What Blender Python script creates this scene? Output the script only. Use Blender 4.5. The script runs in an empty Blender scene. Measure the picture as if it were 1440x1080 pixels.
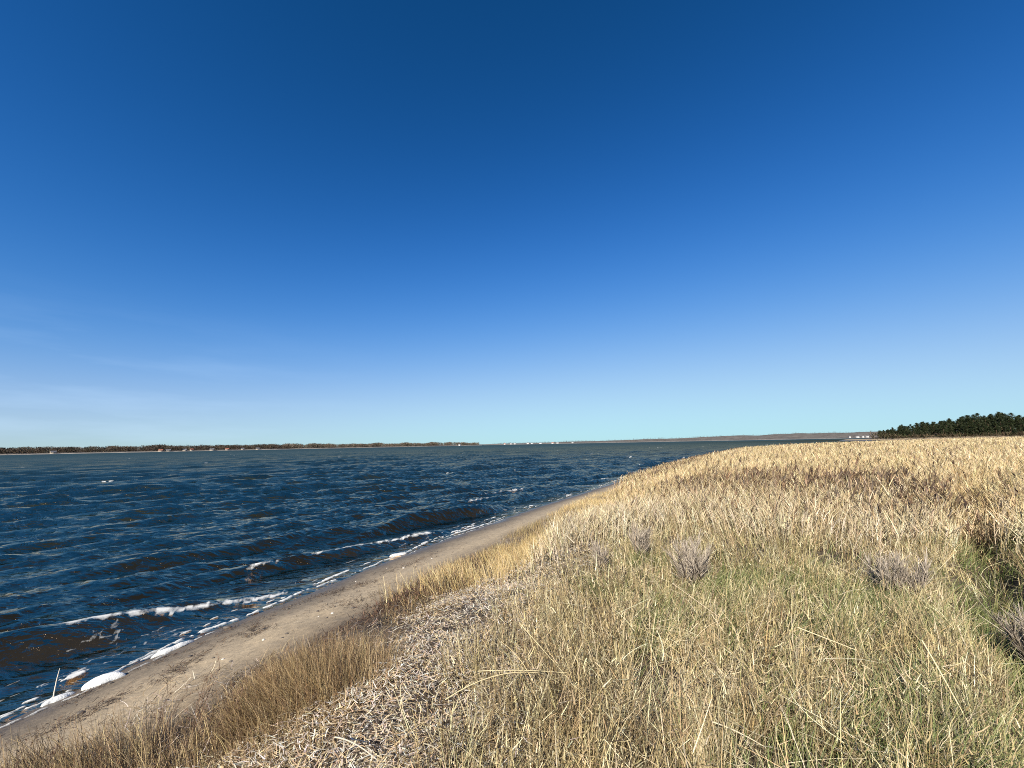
import bpy, math, random
import numpy as np
from mathutils import Matrix, Vector, Euler

rng = np.random.default_rng(7)
S = bpy.context.scene
COL = S.collection
EYE = 2.8                                   # eye height above the sea

# ------------------------------------------------------------------ tagging
def tag(o, label, cat, group=None, kind=None):
    o['label'] = label; o['category'] = cat
    if group: o['group'] = group
    if kind: o['kind'] = kind
    return o

def empty(name, loc, rz=0.0, sc=1.0):
    o = bpy.data.objects.new(name, None); COL.objects.link(o)
    o.location = loc; o.rotation_euler = (0, 0, rz); o.scale = (sc, sc, sc)
    o.empty_display_size = .1
    return o

# ------------------------------------------------------------------ numpy helpers
def hash2(ix, iy, seed):
    h = (ix.astype(np.int64) * 374761393 + iy.astype(np.int64) * 668265263 + seed * 974711) & 0xffffffff
    h = ((h ^ (h >> 13)) * 1274126177) & 0xffffffff
    h = h ^ (h >> 16)
    return (h & 0xffffff) / float(0xffffff)

def noise(x, y, seed=0):
    ix = np.floor(x); iy = np.floor(y)
    fx = x - ix; fy = y - iy
    fx = fx * fx * (3 - 2 * fx); fy = fy * fy * (3 - 2 * fy)
    a = hash2(ix, iy, seed); b = hash2(ix + 1, iy, seed)
    c = hash2(ix, iy + 1, seed); d = hash2(ix + 1, iy + 1, seed)
    return (a * (1 - fx) + b * fx) * (1 - fy) + (c * (1 - fx) + d * fx) * fy

def fbm(x, y, seed=0, octv=4):
    s = 0; a = .5; t = 0
    for k in range(octv):
        s = s + a * noise(x * 2 ** k, y * 2 ** k, seed + k * 17); t += a; a *= .5
    return s / t

def ss(a, b, x):
    t = np.clip((x - a) / (b - a), 0, 1)
    return t * t * (3 - 2 * t)

# ------------------------------------------------------------------ the shore
SH = np.array([(-30, -60), (-14, -20), (-7.6, -4), (-6.1, 1), (-5.62, 4.0), (-5.25, 5.4), (-4.8, 6.7),
               (-4.08, 8.2), (-3.4, 9.95), (-2.45, 11.95), (-.6, 15.5), (1.3, 19), (4.5, 24.3), (11, 36), (17, 46),
               (30, 65), (60, 95), (120, 140), (230, 205), (330, 260), (392, 292), (398, 310), (380, 330),
               (335, 374), (330, 400), (420, 520), (900, 900), (4000, 2500)], float)
POLY = np.vstack([SH, [(9000, -9000), (-60, -9000)]])

def shore(x, y):
    """signed distance to the waterline (land positive) and arc length of the nearest point"""
    x = np.asarray(x, float).ravel(); y = np.asarray(y, float).ravel()
    best = np.full(x.shape, 1e18); arc = np.zeros(x.shape); L = 0
    for a, c in zip(SH[:-1], SH[1:]):
        ab = c - a; l2 = ab @ ab
        t = np.clip(((x - a[0]) * ab[0] + (y - a[1]) * ab[1]) / l2, 0, 1)
        d2 = (x - a[0] - t * ab[0]) ** 2 + (y - a[1] - t * ab[1]) ** 2
        m = d2 < best
        best = np.where(m, d2, best); arc = np.where(m, L + t * math.sqrt(l2), arc)
        L += math.sqrt(l2)
    ins = np.zeros(x.shape, bool)
    P = POLY
    for i in range(len(P)):
        a = P[i]; b = P[(i + 1) % len(P)]
        if a[1] == b[1]: continue
        cond = (a[1] > y) != (b[1] > y)
        xi = (b[0] - a[0]) * (y - a[1]) / (b[1] - a[1]) + a[0]
        ins ^= cond & (x < xi)
    return np.where(ins, 1, -1) * np.sqrt(best), arc

RUT = np.array([(14, 12), (10.5, 9.4), (7.9, 7.2), (5.75, 5.15), (4.35, 4.0), (3.95, 3.4), (3.5, 2.85), (2.75, 2.1), (2.2, 1.0), (2.0, -2)])
def rut_d(x, y):
    best = np.full(np.shape(x), 1e9)
    for a, c in zip(RUT[:-1], RUT[1:]):
        ab = c - a
        t = np.clip(((x - a[0]) * ab[0] + (y - a[1]) * ab[1]) / (ab @ ab), 0, 1)
        best = np.minimum(best, np.hypot(x - a[0] - t * ab[0], y - a[1] - t * ab[1]))
    return best

def terrain(x, y, d=None):
    if d is None: d = shore(x, y)[0]
    wob = (fbm(x * .6, y * .6, 5) - .5) * .7
    dd = d + wob * ss(1.6, 2.6, d) * ss(9, 4, d)
    z = np.where(d < 0, np.maximum(d * .13, -3.2), 0)
    low = ss(6.5, 11, y)                                  # the bank flattens out farther along the beach
    z = z + np.clip(d, 0, 2.6) * (.16 - .03 * low)
    z = z + (1 - low) * (.20 * ss(2.6, 3.3, dd) + .50 * ss(3.3, 5.8, dd)) + low * .68 * ss(2.6, 7.6, dd)
    z = z + np.clip(d - 5, 0, 60) * .004 + np.clip(d - 12, 0, 60) * .012
    z = z + (fbm(x * .9, y * .9, 11) - .5) * .16 * ss(2.6, 4, d) * ss(60, 20, d)
    z = z + (fbm(x * 4, y * 4, 3, 3) - .5) * .035 * ss(.3, 1.2, d) * ss(40, 12, d)
    z = z - .34 * np.exp(-(rut_d(x, y) / .30) ** 2)
    # low wooded headland beyond the bay
    hd = np.hypot(x - 420, y - 330)
    z = z + np.where(d > 0, 6.5 * ss(150, 20, hd) * ss(2, 45, d) * ss(440, 480, np.hypot(x, y)), 0)
    return z

# ------------------------------------------------------------------ mesh from arrays
def mesh_obj(name, V, F, mat, parent=None, col=None, attrs=None, smooth=False, uv=None):
    V = np.ascontiguousarray(V, np.float32); F = np.ascontiguousarray(F, np.int32)
    me = bpy.data.meshes.new(name)
    me.vertices.add(len(V)); me.vertices.foreach_set('co', V.ravel())
    k = F.shape[1]
    me.loops.add(F.size); me.loops.foreach_set('vertex_index', F.ravel())
    me.polygons.add(len(F)); me.polygons.foreach_set('loop_start', np.arange(0, F.size, k, dtype=np.int32))
    if smooth: me.polygons.foreach_set('use_smooth', np.ones(len(F), bool))
    me.update(calc_edges=True)
    if col is not None:
        a = me.color_attributes.new('tint', 'FLOAT_COLOR', 'POINT')
        c = np.ones((len(V), 4), np.float32); c[:, :3] = col
        a.data.foreach_set('color', c.ravel())
    for n, v in (attrs or {}).items():
        a = me.attributes.new(n, 'FLOAT', 'POINT'); a.data.foreach_set('value', np.asarray(v, np.float32))
    me.materials.append(mat)
    o = bpy.data.objects.new(name, me); COL.objects.link(o)
    if parent: o.parent = parent
    return o

def ribbons(base, L, W, az, th0, dth, face, segs, col, tip=None, taper=.25, curl=None):
    """flat blades: base point, length, width, lean heading, tilt at the foot, tilt added along, heading of the flat side"""
    N = len(L)
    V = np.zeros((N, segs + 1, 2, 3), np.float32)
    p = base.astype(float).copy()
    wv = np.stack([np.cos(face), np.sin(face), np.zeros(N)], 1)
    for i in range(segs + 1):
        t = i / segs
        w = W * (1 - (1 - taper) * t) * .5
        V[:, i, 0] = p - wv * w[:, None]; V[:, i, 1] = p + wv * w[:, None]
        if i < segs:
            th = th0 + dth * ((i + .5) / segs) ** 1.4
            a = az + (curl * t if curl is not None else 0)
            st = np.sin(th)
            p = p + (L / segs)[:, None] * np.stack([st * np.cos(a), st * np.sin(a), np.cos(th)], 1)
    idx = np.arange(N * (segs + 1) * 2).reshape(N, segs + 1, 2)
    F = np.stack([idx[:, :-1, 0], idx[:, :-1, 1], idx[:, 1:, 1], idx[:, 1:, 0]], -1).reshape(-1, 4)
    tt = np.linspace(0, 1, segs + 1)[None, :, None, None]
    tip = col if tip is None else tip
    C = (col[:, None, None, :] * (1 - tt) + tip[:, None, None, :] * tt) * np.ones((1, 1, 2, 1))
    return V.reshape(-1, 3), F, C.reshape(-1, 3), p

class Pile:
    def __init__(s): s.V = []; s.F = []; s.C = []; s.n = 0
    def add(s, V, F, C):
        s.V.append(V); s.F.append(F + s.n); s.C.append(C); s.n += len(V)
    def rib(s, *a, **k):
        V, F, C, p = ribbons(*a, **k); s.add(V, F, C); return p
    def build(s, name, mat, parent=None):
        return mesh_obj(name, np.vstack(s.V), np.vstack(s.F), mat, parent, col=np.vstack(s.C))

U = lambda a, b, n: rng.uniform(a, b, n)
def pal(cols, n, p=None, jit=.18):
    cols = np.array(cols, float); c = cols[rng.choice(len(cols), n, p=p)]
    return np.clip(c * (1 + rng.normal(0, jit, (n, 1))) * (1 + rng.normal(0, .04, (n, 3))), .008, .85)

def polar_points(n, r0, r1, b0, b1, power=1.0):
    """points around the photographer's spot, density falling with distance as r**-power"""
    e = 2 - power
    u = rng.random(n)
    r = (r0 ** e + u * (r1 ** e - r0 ** e)) ** (1 / e) if abs(e) > 1e-6 else r0 * (r1 / r0) ** u
    b = np.radians(U(b0, b1, n))
    return r * np.sin(b), r * np.cos(b), r

# ------------------------------------------------------------------ materials
def newmat(name):
    m = bpy.data.materials.new(name); m.use_nodes = True
    nt = m.node_tree; nt.nodes.clear()
    out = nt.nodes.new('ShaderNodeOutputMaterial')
    return m, nt, out
def N(nt, t, **k):
    n = nt.nodes.new(t)
    for a, v in k.items():
        if hasattr(n, a) and a not in n.inputs: setattr(n, a, v)
        else: n.inputs[a].default_value = v
    return n
def principled(nt, out, **k):
    b = nt.nodes.new('ShaderNodeBsdfPrincipled')
    for a, v in k.items(): b.inputs[a.replace('_', ' ')].default_value = v
    nt.links.new(b.outputs[0], out.inputs[0]); return b

def mat_blades(name, trans=.3, rough=.6, spec=.03):
    m, nt, out = newmat(name)
    at = N(nt, 'ShaderNodeAttribute', attribute_name='tint')
    d = N(nt, 'ShaderNodeBsdfDiffuse'); t = N(nt, 'ShaderNodeBsdfTranslucent')
    g = N(nt, 'ShaderNodeBsdfGlossy', Roughness=rough)
    g.inputs['Color'].default_value = (1, .97, .9, 1)
    nt.links.new(at.outputs['Color'], d.inputs[0]); nt.links.new(at.outputs['Color'], t.inputs[0])
    mx = N(nt, 'ShaderNodeMixShader'); mx.inputs[0].default_value = trans
    nt.links.new(d.outputs[0], mx.inputs[1]); nt.links.new(t.outputs[0], mx.inputs[2])
    m2 = N(nt, 'ShaderNodeMixShader'); m2.inputs[0].default_value = spec
    nt.links.new(mx.outputs[0], m2.inputs[1]); nt.links.new(g.outputs[0], m2.inputs[2])
    nt.links.new(m2.outputs[0], out.inputs[0])
    return m

def mat_simple(name, col, rough=.8, nscale=20, namt=.35, bump=.0):
    m, nt, out = newmat(name)
    b = principled(nt, out, Roughness=rough); b.inputs['Specular IOR Level'].default_value = .25
    tc = N(nt, 'ShaderNodeTexCoord'); nz = N(nt, 'ShaderNodeTexNoise', Scale=nscale, Detail=6.0)
    nt.links.new(tc.outputs['Object'], nz.inputs['Vector'])
    r = N(nt, 'ShaderNodeMapRange'); r.inputs['To Min'].default_value = 1 - namt; r.inputs['To Max'].default_value = 1 + namt
    r.inputs['From Min'].default_value = .3; r.inputs['From Max'].default_value = .7
    nt.links.new(nz.outputs['Fac'], r.inputs['Value'])
    mul = N(nt, 'ShaderNodeVectorMath', operation='MULTIPLY'); mul.inputs[0].default_value = col
    nt.links.new(r.outputs[0], mul.inputs[1]); nt.links.new(mul.outputs[0], b.inputs['Base Color'])
    if bump:
        bp = N(nt, 'ShaderNodeBump', Strength=.6, Distance=bump)
        nt.links.new(nz.outputs['Fac'], bp.inputs['Height']); nt.links.new(bp.outputs[0], b.inputs['Normal'])
    return m

M_grass = mat_blades('dry_blade', .14)
M_reed = mat_blades('reed_blade', .14)
M_twig = mat_blades('twig', .05)
M_leaf = mat_blades('pine_needles', .1, spec=.02)
M_far = mat_blades('far_twigs', .0, spec=.0)

# ------------------------------------------------------------------ camera, world, sun
cam = bpy.data.cameras.new('camera'); co = bpy.data.objects.new('camera', cam); COL.objects.link(co); S.camera = co
cam.lens = 14; cam.sensor_width = 36; cam.clip_start = .05; cam.clip_end = 20000
PITCH = math.atan(84.7 / 560); ROLL = math.atan(.0188)
co.matrix_world = Matrix.Translation((0, 0, EYE)) @ Matrix.Rotation(math.pi / 2 + PITCH, 4, 'X') @ Matrix.Rotation(-ROLL, 4, 'Z')

SUN_EL, SUN_AZ = math.radians(32), math.radians(-158)
EXPO = .85; SKY = 2 ** -EXPO
w = bpy.data.worlds.new("World"); S.world = w; w.use_nodes = True
nt = w.node_tree; bg = nt.nodes['Background']
sk = nt.nodes.new('ShaderNodeTexSky'); sk.sky_type = 'NISHITA'; sk.sun_disc = False
sk.sun_elevation = SUN_EL; sk.sun_rotation = SUN_AZ
sk.altitude = 0; sk.ozone_density = 1; sk.dust_density = 0; sk.air_density = 1
sr = N(nt, 'ShaderNodeSeparateColor'); cb = N(nt, 'ShaderNodeCombineColor'); nt.links.new(sk.outputs[0], sr.inputs[0])
def mth(op, x, y):
    q = N(nt, 'ShaderNodeMath', operation=op)
    for i, v in enumerate((x, y)):
        if isinstance(v, (int, float)): q.inputs[i].default_value = v
        else: nt.links.new(v, q.inputs[i])
    return q.outputs[0]
for ch, (gp, top, gain) in enumerate(((2.75, .5, .0150), (1.70, 1.0, .0545), (2.4, 1.0, .0495))):    # film-like response of the camera
    v = mth('MULTIPLY', mth('POWER', sr.outputs[ch], gp), gain)
    v = mth('DIVIDE', v, mth('ADD', mth('DIVIDE', v, top), 1.0))
    nt.links.new(mth('MULTIPLY', v, 10 * SKY), cb.inputs[ch])
# a thin veil of cirrus low in the south-west
tc = N(nt, 'ShaderNodeTexCoord')
mp = N(nt, 'ShaderNodeMapping'); mp.inputs['Rotation'].default_value = (0, math.radians(14), math.radians(20)); mp.inputs['Scale'].default_value = (1.2, 2.5, 14)
cn = N(nt, 'ShaderNodeTexNoise', Scale=1.6, Detail=7.0, Roughness=.55)
nt.links.new(tc.outputs['Generated'], mp.inputs[0]); nt.links.new(mp.outputs[0], cn.inputs['Vector'])
cr = N(nt, 'ShaderNodeMapRange'); cr.inputs['From Min'].default_value = .45; cr.inputs['From Max'].default_value = .8
cr.inputs['To Max'].default_value = .25
nt.links.new(cn.outputs['Fac'], cr.inputs['Value'])
sx = N(nt, 'ShaderNodeSeparateXYZ'); nt.links.new(tc.outputs['Generated'], sx.inputs[0])
ax = N(nt, 'ShaderNodeMapRange'); ax.inputs['From Min'].default_value = -.3; ax.inputs['From Max'].default_value = -.75
nt.links.new(sx.outputs[0], ax.inputs['Value'])
az_ = N(nt, 'ShaderNodeMapRange'); az_.inputs['From Min'].default_value = .28; az_.inputs['From Max'].default_value = .06
nt.links.new(sx.outputs[2], az_.inputs['Value'])
mm = N(nt, 'ShaderNodeMath', operation='MULTIPLY'); nt.links.new(ax.outputs[0], mm.inputs[0]); nt.links.new(az_.outputs[0], mm.inputs[1])
m3 = N(nt, 'ShaderNodeMath', operation='MULTIPLY'); nt.links.new(mm.outputs[0], m3.inputs[0]); nt.links.new(cr.outputs[0], m3.inputs[1])
cm = N(nt, 'ShaderNodeMix', data_type='RGBA'); cm.inputs['B'].default_value = (4.2, 5.6, 7.2, 1)
nt.links.new(m3.outputs[0], cm.inputs['Factor']); nt.links.new(cb.outputs[0], cm.inputs['A'])
nt.links.new(cm.outputs['Result'], bg.inputs[0]); bg.inputs[1].default_value = .1

sl = bpy.data.lights.new('sun', 'SUN'); so = bpy.data.objects.new('sun', sl); COL.objects.link(so)
sl.energy = 5.0; sl.angle = math.radians(.53); sl.color = (1, .93, .82)
sdir = Vector((math.sin(SUN_AZ) * math.cos(SUN_EL), math.cos(SUN_AZ) * math.cos(SUN_EL), math.sin(SUN_EL)))
so.rotation_euler = sdir.to_track_quat('Z', 'Y').to_euler(); so.location = (-20, -20, 30)

S.view_settings.view_transform = 'Standard'; S.view_settings.look = 'None'
S.view_settings.exposure = EXPO; S.view_settings.gamma = 1
S.render.engine = 'CYCLES'
S.cycles.max_bounces = 8; S.cycles.diffuse_bounces = 3; S.cycles.glossy_bounces = 3; S.cycles.transmission_bounces = 4
S.cycles.transparent_max_bounces = 8; S.cycles.use_denoising = False
S.cycles.filter_width = 1.0; S.cycles.sample_clamp_direct = 5; S.cycles.sample_clamp_indirect = 3

# ------------------------------------------------------------------ ground
def polar_grid(r0, r1, nr, b0, b1, nb, closed=False):
    r = r0 * (r1 / r0) ** (np.arange(nr) / (nr - 1))
    b = np.radians(np.linspace(b0, b1, nb, endpoint=not closed))
    R, B = np.meshgrid(r, b, indexing='ij')
    X = R * np.sin(B); Y = R * np.cos(B)
    i = np.arange(nr * nb).reshape(nr, nb)
    if closed: i = np.concatenate([i, i[:, :1]], 1)
    F = np.stack([i[:-1, :-1], i[1:, :-1], i[1:, 1:], i[:-1, 1:]], -1).reshape(-1, 4)
    return X.ravel(), Y.ravel(), R.ravel(), F

def wet_edge(arc): return (fbm(arc * .35, arc * 0 + 3, 41) - .5) * .5

m, nt, out = newmat('sand_and_soil')
b = principled(nt, out, Roughness=.9)
ad = N(nt, 'ShaderNodeAttribute', attribute_name='inland')
tc = N(nt, 'ShaderNodeTexCoord')
n1 = N(nt, 'ShaderNodeTexNoise', Scale=1.3, Detail=6.0); n2 = N(nt, 'ShaderNodeTexNoise', Scale=60, Detail=4.0); n3 = N(nt, 'ShaderNodeTexNoise', Scale=9, Detail=5.0)
for q in (n1, n2, n3): nt.links.new(tc.outputs['Object'], q.inputs['Vector'])
ramp = N(nt, 'ShaderNodeValToRGB'); e = ramp.color_ramp.elements
ad2 = N(nt, 'ShaderNodeMath', operation='MULTIPLY_ADD'); ad2.inputs[1].default_value = .7; ad2.inputs[2].default_value = -.35
nt.links.new(n1.outputs['Fac'], ad2.inputs[0])
ad3 = N(nt, 'ShaderNodeMath', operation='ADD'); nt.links.new(ad.outputs['Fac'], ad3.inputs[0]); nt.links.new(ad2.outputs[0], ad3.inputs[1])
mr = N(nt, 'ShaderNodeMapRange'); mr.inputs['From Min'].default_value = -2; mr.inputs['From Max'].default_value = 6
nt.links.new(ad3.outputs[0], mr.inputs['Value']); nt.links.new(mr.outputs[0], ramp.inputs[0])
pos = lambda d: (d + 2) / 8
e[0].position = pos(-1.5); e[0].color = (.040, .034, .026, 1)
e[1].position = pos(-.05); e[1].color = (.075, .062, .047, 1)
for d_, c_ in ((.3, (.105, .082, .056)), (.7, (.165, .128, .084)), (1.15, (.29, .224, .142)), (1.7, (.36, .278, .172)), (2.9, (.10, .07, .042)), (3.6, (.06, .042, .025))):
    q = e.new(pos(d_)); q.color = (*c_, 1)
mrr = N(nt, 'ShaderNodeMapRange'); mrr.inputs['From Min'].default_value = .25; mrr.inputs['From Max'].default_value = .75
mrr.inputs['To Min'].default_value = .62; mrr.inputs['To Max'].default_value = 1.35
nt.links.new(n2.outputs['Fac'], mrr.inputs['Value'])
mr3 = N(nt, 'ShaderNodeMapRange'); mr3.inputs['From Min'].default_value = .3; mr3.inputs['From Max'].default_value = .7
mr3.inputs['To Min'].default_value = .8; mr3.inputs['To Max'].default_value = 1.15
nt.links.new(n3.outputs['Fac'], mr3.inputs['Value'])
v1 = N(nt, 'ShaderNodeVectorMath', operation='MULTIPLY'); v2 = N(nt, 'ShaderNodeVectorMath', operation='MULTIPLY')
nt.links.new(ramp.outputs[0], v1.inputs[0]); nt.links.new(mrr.outputs[0], v1.inputs[1]); nt.links.new(v1.outputs[0], v2.inputs[0]); nt.links.new(mr3.outputs[0], v2.inputs[1])
nt.links.new(v2.outputs[0], b.inputs['Base Color'])
rr = N(nt, 'ShaderNodeMapRange'); rr.inputs['From Min'].default_value = .1; rr.inputs['From Max'].default_value = .7
rr.inputs['To Min'].default_value = .28; rr.inputs['To Max'].default_value = .95
nt.links.new(ad3.outputs[0], rr.inputs['Value']); nt.links.new(rr.outputs[0], b.inputs['Roughness'])
bp = N(nt, 'ShaderNodeBump', Strength=.5, Distance=.02); nt.links.new(n3.outputs['Fac'], bp.inputs['Height'])
bp2 = N(nt, 'ShaderNodeBump', Strength=.4, Distance=.004); nt.links.new(n2.outputs['Fac'], bp2.inputs['Height']); nt.links.new(bp.outputs[0], bp2.inputs['Normal'])
nt.links.new(bp2.outputs[0], b.inputs['Normal'])
M_ground = m

X, Y, R, F = polar_grid(.25, 7000, 460, -180, 180, 900, closed=True)
D, A = shore(X, Y)
Z = terrain(X, Y, D)
g = mesh_obj('ground', np.stack([X, Y, Z], 1), F, M_ground, attrs={'inland': np.clip(D * (1 - .8 * ss(200, 300, R)) + wet_edge(A), -60, 60)}, smooth=True)
tag(g, 'pale sandy beach rising to a grassy bank above the water', 'ground', kind='structure')

# ------------------------------------------------------------------ water
TO_SHORE = (math.sin(math.radians(39)), -math.cos(math.radians(39)))     # the way the main waves run
comps = []
rw = np.random.default_rng(21)
for lam, amp, spread in [(7.3, .035, 14), (5.1, .04, 20), (3.9, .03, 24), (2.3, .024, 30), (1.7, .018, 36), (1.3, .014, 44), (1.0, .012, 50), (.78, .009, 60), (.6, .007, 65), (.46, .005, 70), (.36, .0036, 75), (.28, .0025, 80)]:
    for k in range(2 if lam > 2 else 3):
        a_ = math.radians(-51 + rw.uniform(-spread, spread) * .5)
        comps.append((lam * rw.uniform(.86, 1.16), amp * rw.uniform(.7, 1.1), math.cos(a_), math.sin(a_), rw.uniform(0, 6.28)))

def main_phase(x, y):
    u = x * TO_SHORE[0] + y * TO_SHORE[1]
    v = x * -TO_SHORE[1] + y * TO_SHORE[0]
    wx = x * .22; wy = y * .22
    warp = (fbm(wx + 7, wy + 3, 61, 3) - .5) * 3.2 + (noise(x * .8, y * .8, 62) - .5) * .25
    warp = warp * (.22 + .78 * ss(10, 22, np.hypot(x + 4, y - 8)))
    return 2 * math.pi * (u + 9.2) / 2.68 + warp, v

PH0 = 0.0
def waves(x, y, r, d):
    """height and foam of the sea surface"""
    dep = np.clip(-d, 0, 50)
    ph, v = main_phase(x, y)
    ph = ph + PH0
    cell = np.maximum(.0066 * r, .012)
    # the breaking wave train near the shore
    env = .5 + .5 * ss(.38, .62, fbm(x * .13 + 2, y * .13 + 9, 71, 2))
    a0 = .165 * env * ss(.25, 1.5, dep) * (1 + .9 * ss(5, 1.4, dep))
    a0 = a0 * (.55 + .45 * ss(20, 12, r))
    c = .5 + .5 * np.cos(ph + .55 * np.sin(ph))
    lam_ok = ss(2.2, 4.5, 2.68 / cell)
    z = a0 * (c ** 2.2 - .32) * 2 * lam_ok
    att = ss(.05, 1.6, dep) * .85 + .15 * ss(0, .3, dep)
    gust = (.55 + .9 * fbm(x * .05, y * .05, 75, 3)) * (1 + .7 * ss(12, 40, r))
    for lam, amp, cx, cy, p0 in comps:
        ok = ss(2.0, 4.0, lam / cell)
        q = 2 * math.pi * (x * cx + y * cy) / lam + p0 + (noise(x * .45 / lam, y * .45 / lam, int(p0 * 100)) - .5) * 2.2
        z = z + 1.3 * amp * ok * att * gust * (1 - 2 * np.abs(np.sin(q * .5)) ** .8 * 1.0 + .25)
    z = np.maximum(z, -.08 * dep)
    # foam on the crests that break
    cid = np.floor((ph + math.pi) / (2 * math.pi))
    cph = np.mod(ph + math.pi, 2 * math.pi) - math.pi
    br = ss(.56, .66, fbm(v * .33 + 3, cid * 5.7, 81, 3)) * ss(6, 9, v)
    for c_, v0, v1 in ((0, -1.3, 5.0), (-1, 1.25, 2.05), (-1, 2.7, 6.3), (-2, -1.4, -.9)):
        br = np.maximum(br, np.where(cid == c_, ss(v0 - .15, v0 + .2, v) * ss(v1 + .15, v1 - .2, v), 0))
    front = ss(-.10, .08, cph) * ss(.55, .10, cph)
    near = ss(.2, .5, dep) * ss(6.5, 4, dep)
    lace = fbm(x * 9, y * 9, 83, 3)
    foam = np.clip(front * near * br * (.52 + .48 * ss(.36, .6, lace)), 0, 1)
    # stray whitecaps farther out
    cap = ss(.79, .84, fbm(x * .23 + 31, y * .23 + 17, 91, 3)) * ss(.2, .6, np.cos(ph)) * ss(4, 9, dep)
    foam = np.clip(foam + cap * ss(.4, .6, lace), 0, 1)
    # foam flecks drifting in the shallows, drawn out along the shore
    fl = fbm(v_(x, y) * 2.4, u_(x, y) * 15, 95, 4)
    foam = np.clip(foam + .55 * ss(.63, .70, fl) * ss(1.9, .9, dep) * ss(-.1, .2, dep), 0, 1)
    return z, foam

ds_ = (.42, .907)                                     # along the near shore
def v_(x, y): return x * ds_[0] + y * ds_[1]
def u_(x, y): return x * ds_[1] - y * ds_[0]

m, nt, out = newmat('sea_water')
tc = N(nt, 'ShaderNodeTexCoord')
dep = N(nt, 'ShaderNodeAttribute', attribute_name='depth'); fo = N(nt, 'ShaderNodeAttribute', attribute_name='foam')
mp = N(nt, 'ShaderNodeMapping'); mp.inputs['Rotation'].default_value = (0, 0, math.radians(-39)); mp.inputs['Scale'].default_value = (.38, 1.2, 1)
nt.links.new(tc.outputs['Object'], mp.inputs[0])
w1 = N(nt, 'ShaderNodeTexNoise', Scale=5.5, Detail=5.0, Roughness=.55, Distortion=.6)
w2 = N(nt, 'ShaderNodeTexNoise', Scale=1.4, Detail=4.0, Roughness=.6, Distortion=.3)
for q in (w1, w2): nt.links.new(mp.outputs[0], q.inputs['Vector'])
b1 = N(nt, 'ShaderNodeBump', Strength=1.0, Distance=.05); nt.links.new(w1.outputs['Fac'], b1.inputs['Height'])
b2 = N(nt, 'ShaderNodeBump', Strength=1.0, Distance=.2); nt.links.new(w2.outputs['Fac'], b2.inputs['Height'])
calm = N(nt, 'ShaderNodeMapRange'); calm.inputs['From Max'].default_value = 1.2; calm.inputs['To Min'].default_value = .5
nt.links.new(dep.outputs['Fac'], calm.inputs['Value'])
nt.links.new(calm.outputs[0], b1.inputs['Strength']); nt.links.new(calm.outputs[0], b2.inputs['Strength'])
w3 = N(nt, 'ShaderNodeTexNoise', Scale=.3, Detail=5.0, Roughness=.6); nt.links.new(mp.outputs[0], w3.inputs['Vector'])
b3 = N(nt, 'ShaderNodeBump', Strength=.8, Distance=.7); nt.links.new(w3.outputs['Fac'], b3.inputs['Height']); nt.links.new(b3.outputs[0], b2.inputs['Normal'])
nt.links.new(calm.outputs[0], b3.inputs['Strength'])
nt.links.new(b2.outputs[0], b1.inputs['Normal'])
fr = N(nt, 'ShaderNodeFresnel', IOR=1.333); nt.links.new(b1.outputs[0], fr.inputs['Normal'])
gl = N(nt, 'ShaderNodeBsdfGlossy', Roughness=.06); gl.inputs['Color'].default_value = (.72, .53, .355, 1); nt.links.new(b1.outputs[0], gl.inputs['Normal'])
body = N(nt, 'ShaderNodeBsdfDiffuse')
bcol = N(nt, 'ShaderNodeValToRGB'); bcol.color_ramp.elements[0].color = (.050, .044, .038, 1); bcol.color_ramp.elements[1].color = (.015, .042, .058, 1)  # far end: the water's own teal plus reflected sky blue put into the colour
for p_, c_ in ((.007, (.010, .0088, .0068, 1)), (.03, (.0115, .0115, .009, 1)), (.07, (.016, .0185, .013, 1)), (.3, (.019, .032, .029, 1))):
    q = bcol.color_ramp.elements.new(p_); q.color = c_
dm = N(nt, 'ShaderNodeMapRange'); dm.inputs['From Max'].default_value = 240
nt.links.new(dep.outputs['Fac'], dm.inputs['Value']); nt.links.new(dm.outputs[0], bcol.inputs[0]); nt.links.new(bcol.outputs[0], body.inputs[0])
tr = N(nt, 'ShaderNodeBsdfTransparent'); tr.inputs[0].default_value = (.85, .84, .78, 1)
op = N(nt, 'ShaderNodeMapRange'); op.inputs['From Min'].default_value = -.05; op.inputs['From Max'].default_value = 1.8
nt.links.new(dep.outputs['Fac'], op.inputs['Value'])
opw = N(nt, 'ShaderNodeMath', operation='POWER'); opw.inputs[1].default_value = .85; nt.links.new(op.outputs[0], opw.inputs[0])
mb = N(nt, 'ShaderNodeMixShader'); nt.links.new(opw.outputs[0], mb.inputs[0]); nt.links.new(tr.outputs[0], mb.inputs[1]); nt.links.new(body.outputs[0], mb.inputs[2])
mw = N(nt, 'ShaderNodeMixShader'); un = N(nt, 'ShaderNodeAttribute', attribute_name='unresolved')          # share of the ripples finer than the mesh: they roughen the surface
ur = N(nt, 'ShaderNodeMapRange'); ur.inputs['To Min'].default_value = .06; ur.inputs['To Max'].default_value = .2; nt.links.new(un.outputs['Fac'], ur.inputs['Value']); nt.links.new(ur.outputs[0], gl.inputs['Roughness'])
uf = N(nt, 'ShaderNodeMapRange'); uf.inputs['To Min'].default_value = .95; uf.inputs['To Max'].default_value = .15; nt.links.new(un.outputs['Fac'], uf.inputs['Value'])
fk_ = N(nt, 'ShaderNodeMath', operation='MULTIPLY'); nt.links.new(uf.outputs[0], fk_.inputs[1]); fp_ = N(nt, 'ShaderNodeMath', operation='POWER'); fp_.inputs[1].default_value = 1.5; nt.links.new(fr.outputs[0], fp_.inputs[0]); nt.links.new(fp_.outputs[0], fk_.inputs[0]); nt.links.new(fk_.outputs[0], mw.inputs[0]); nt.links.new(mb.outputs[0], mw.inputs[1]); nt.links.new(gl.outputs[0], mw.inputs[2])
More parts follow.
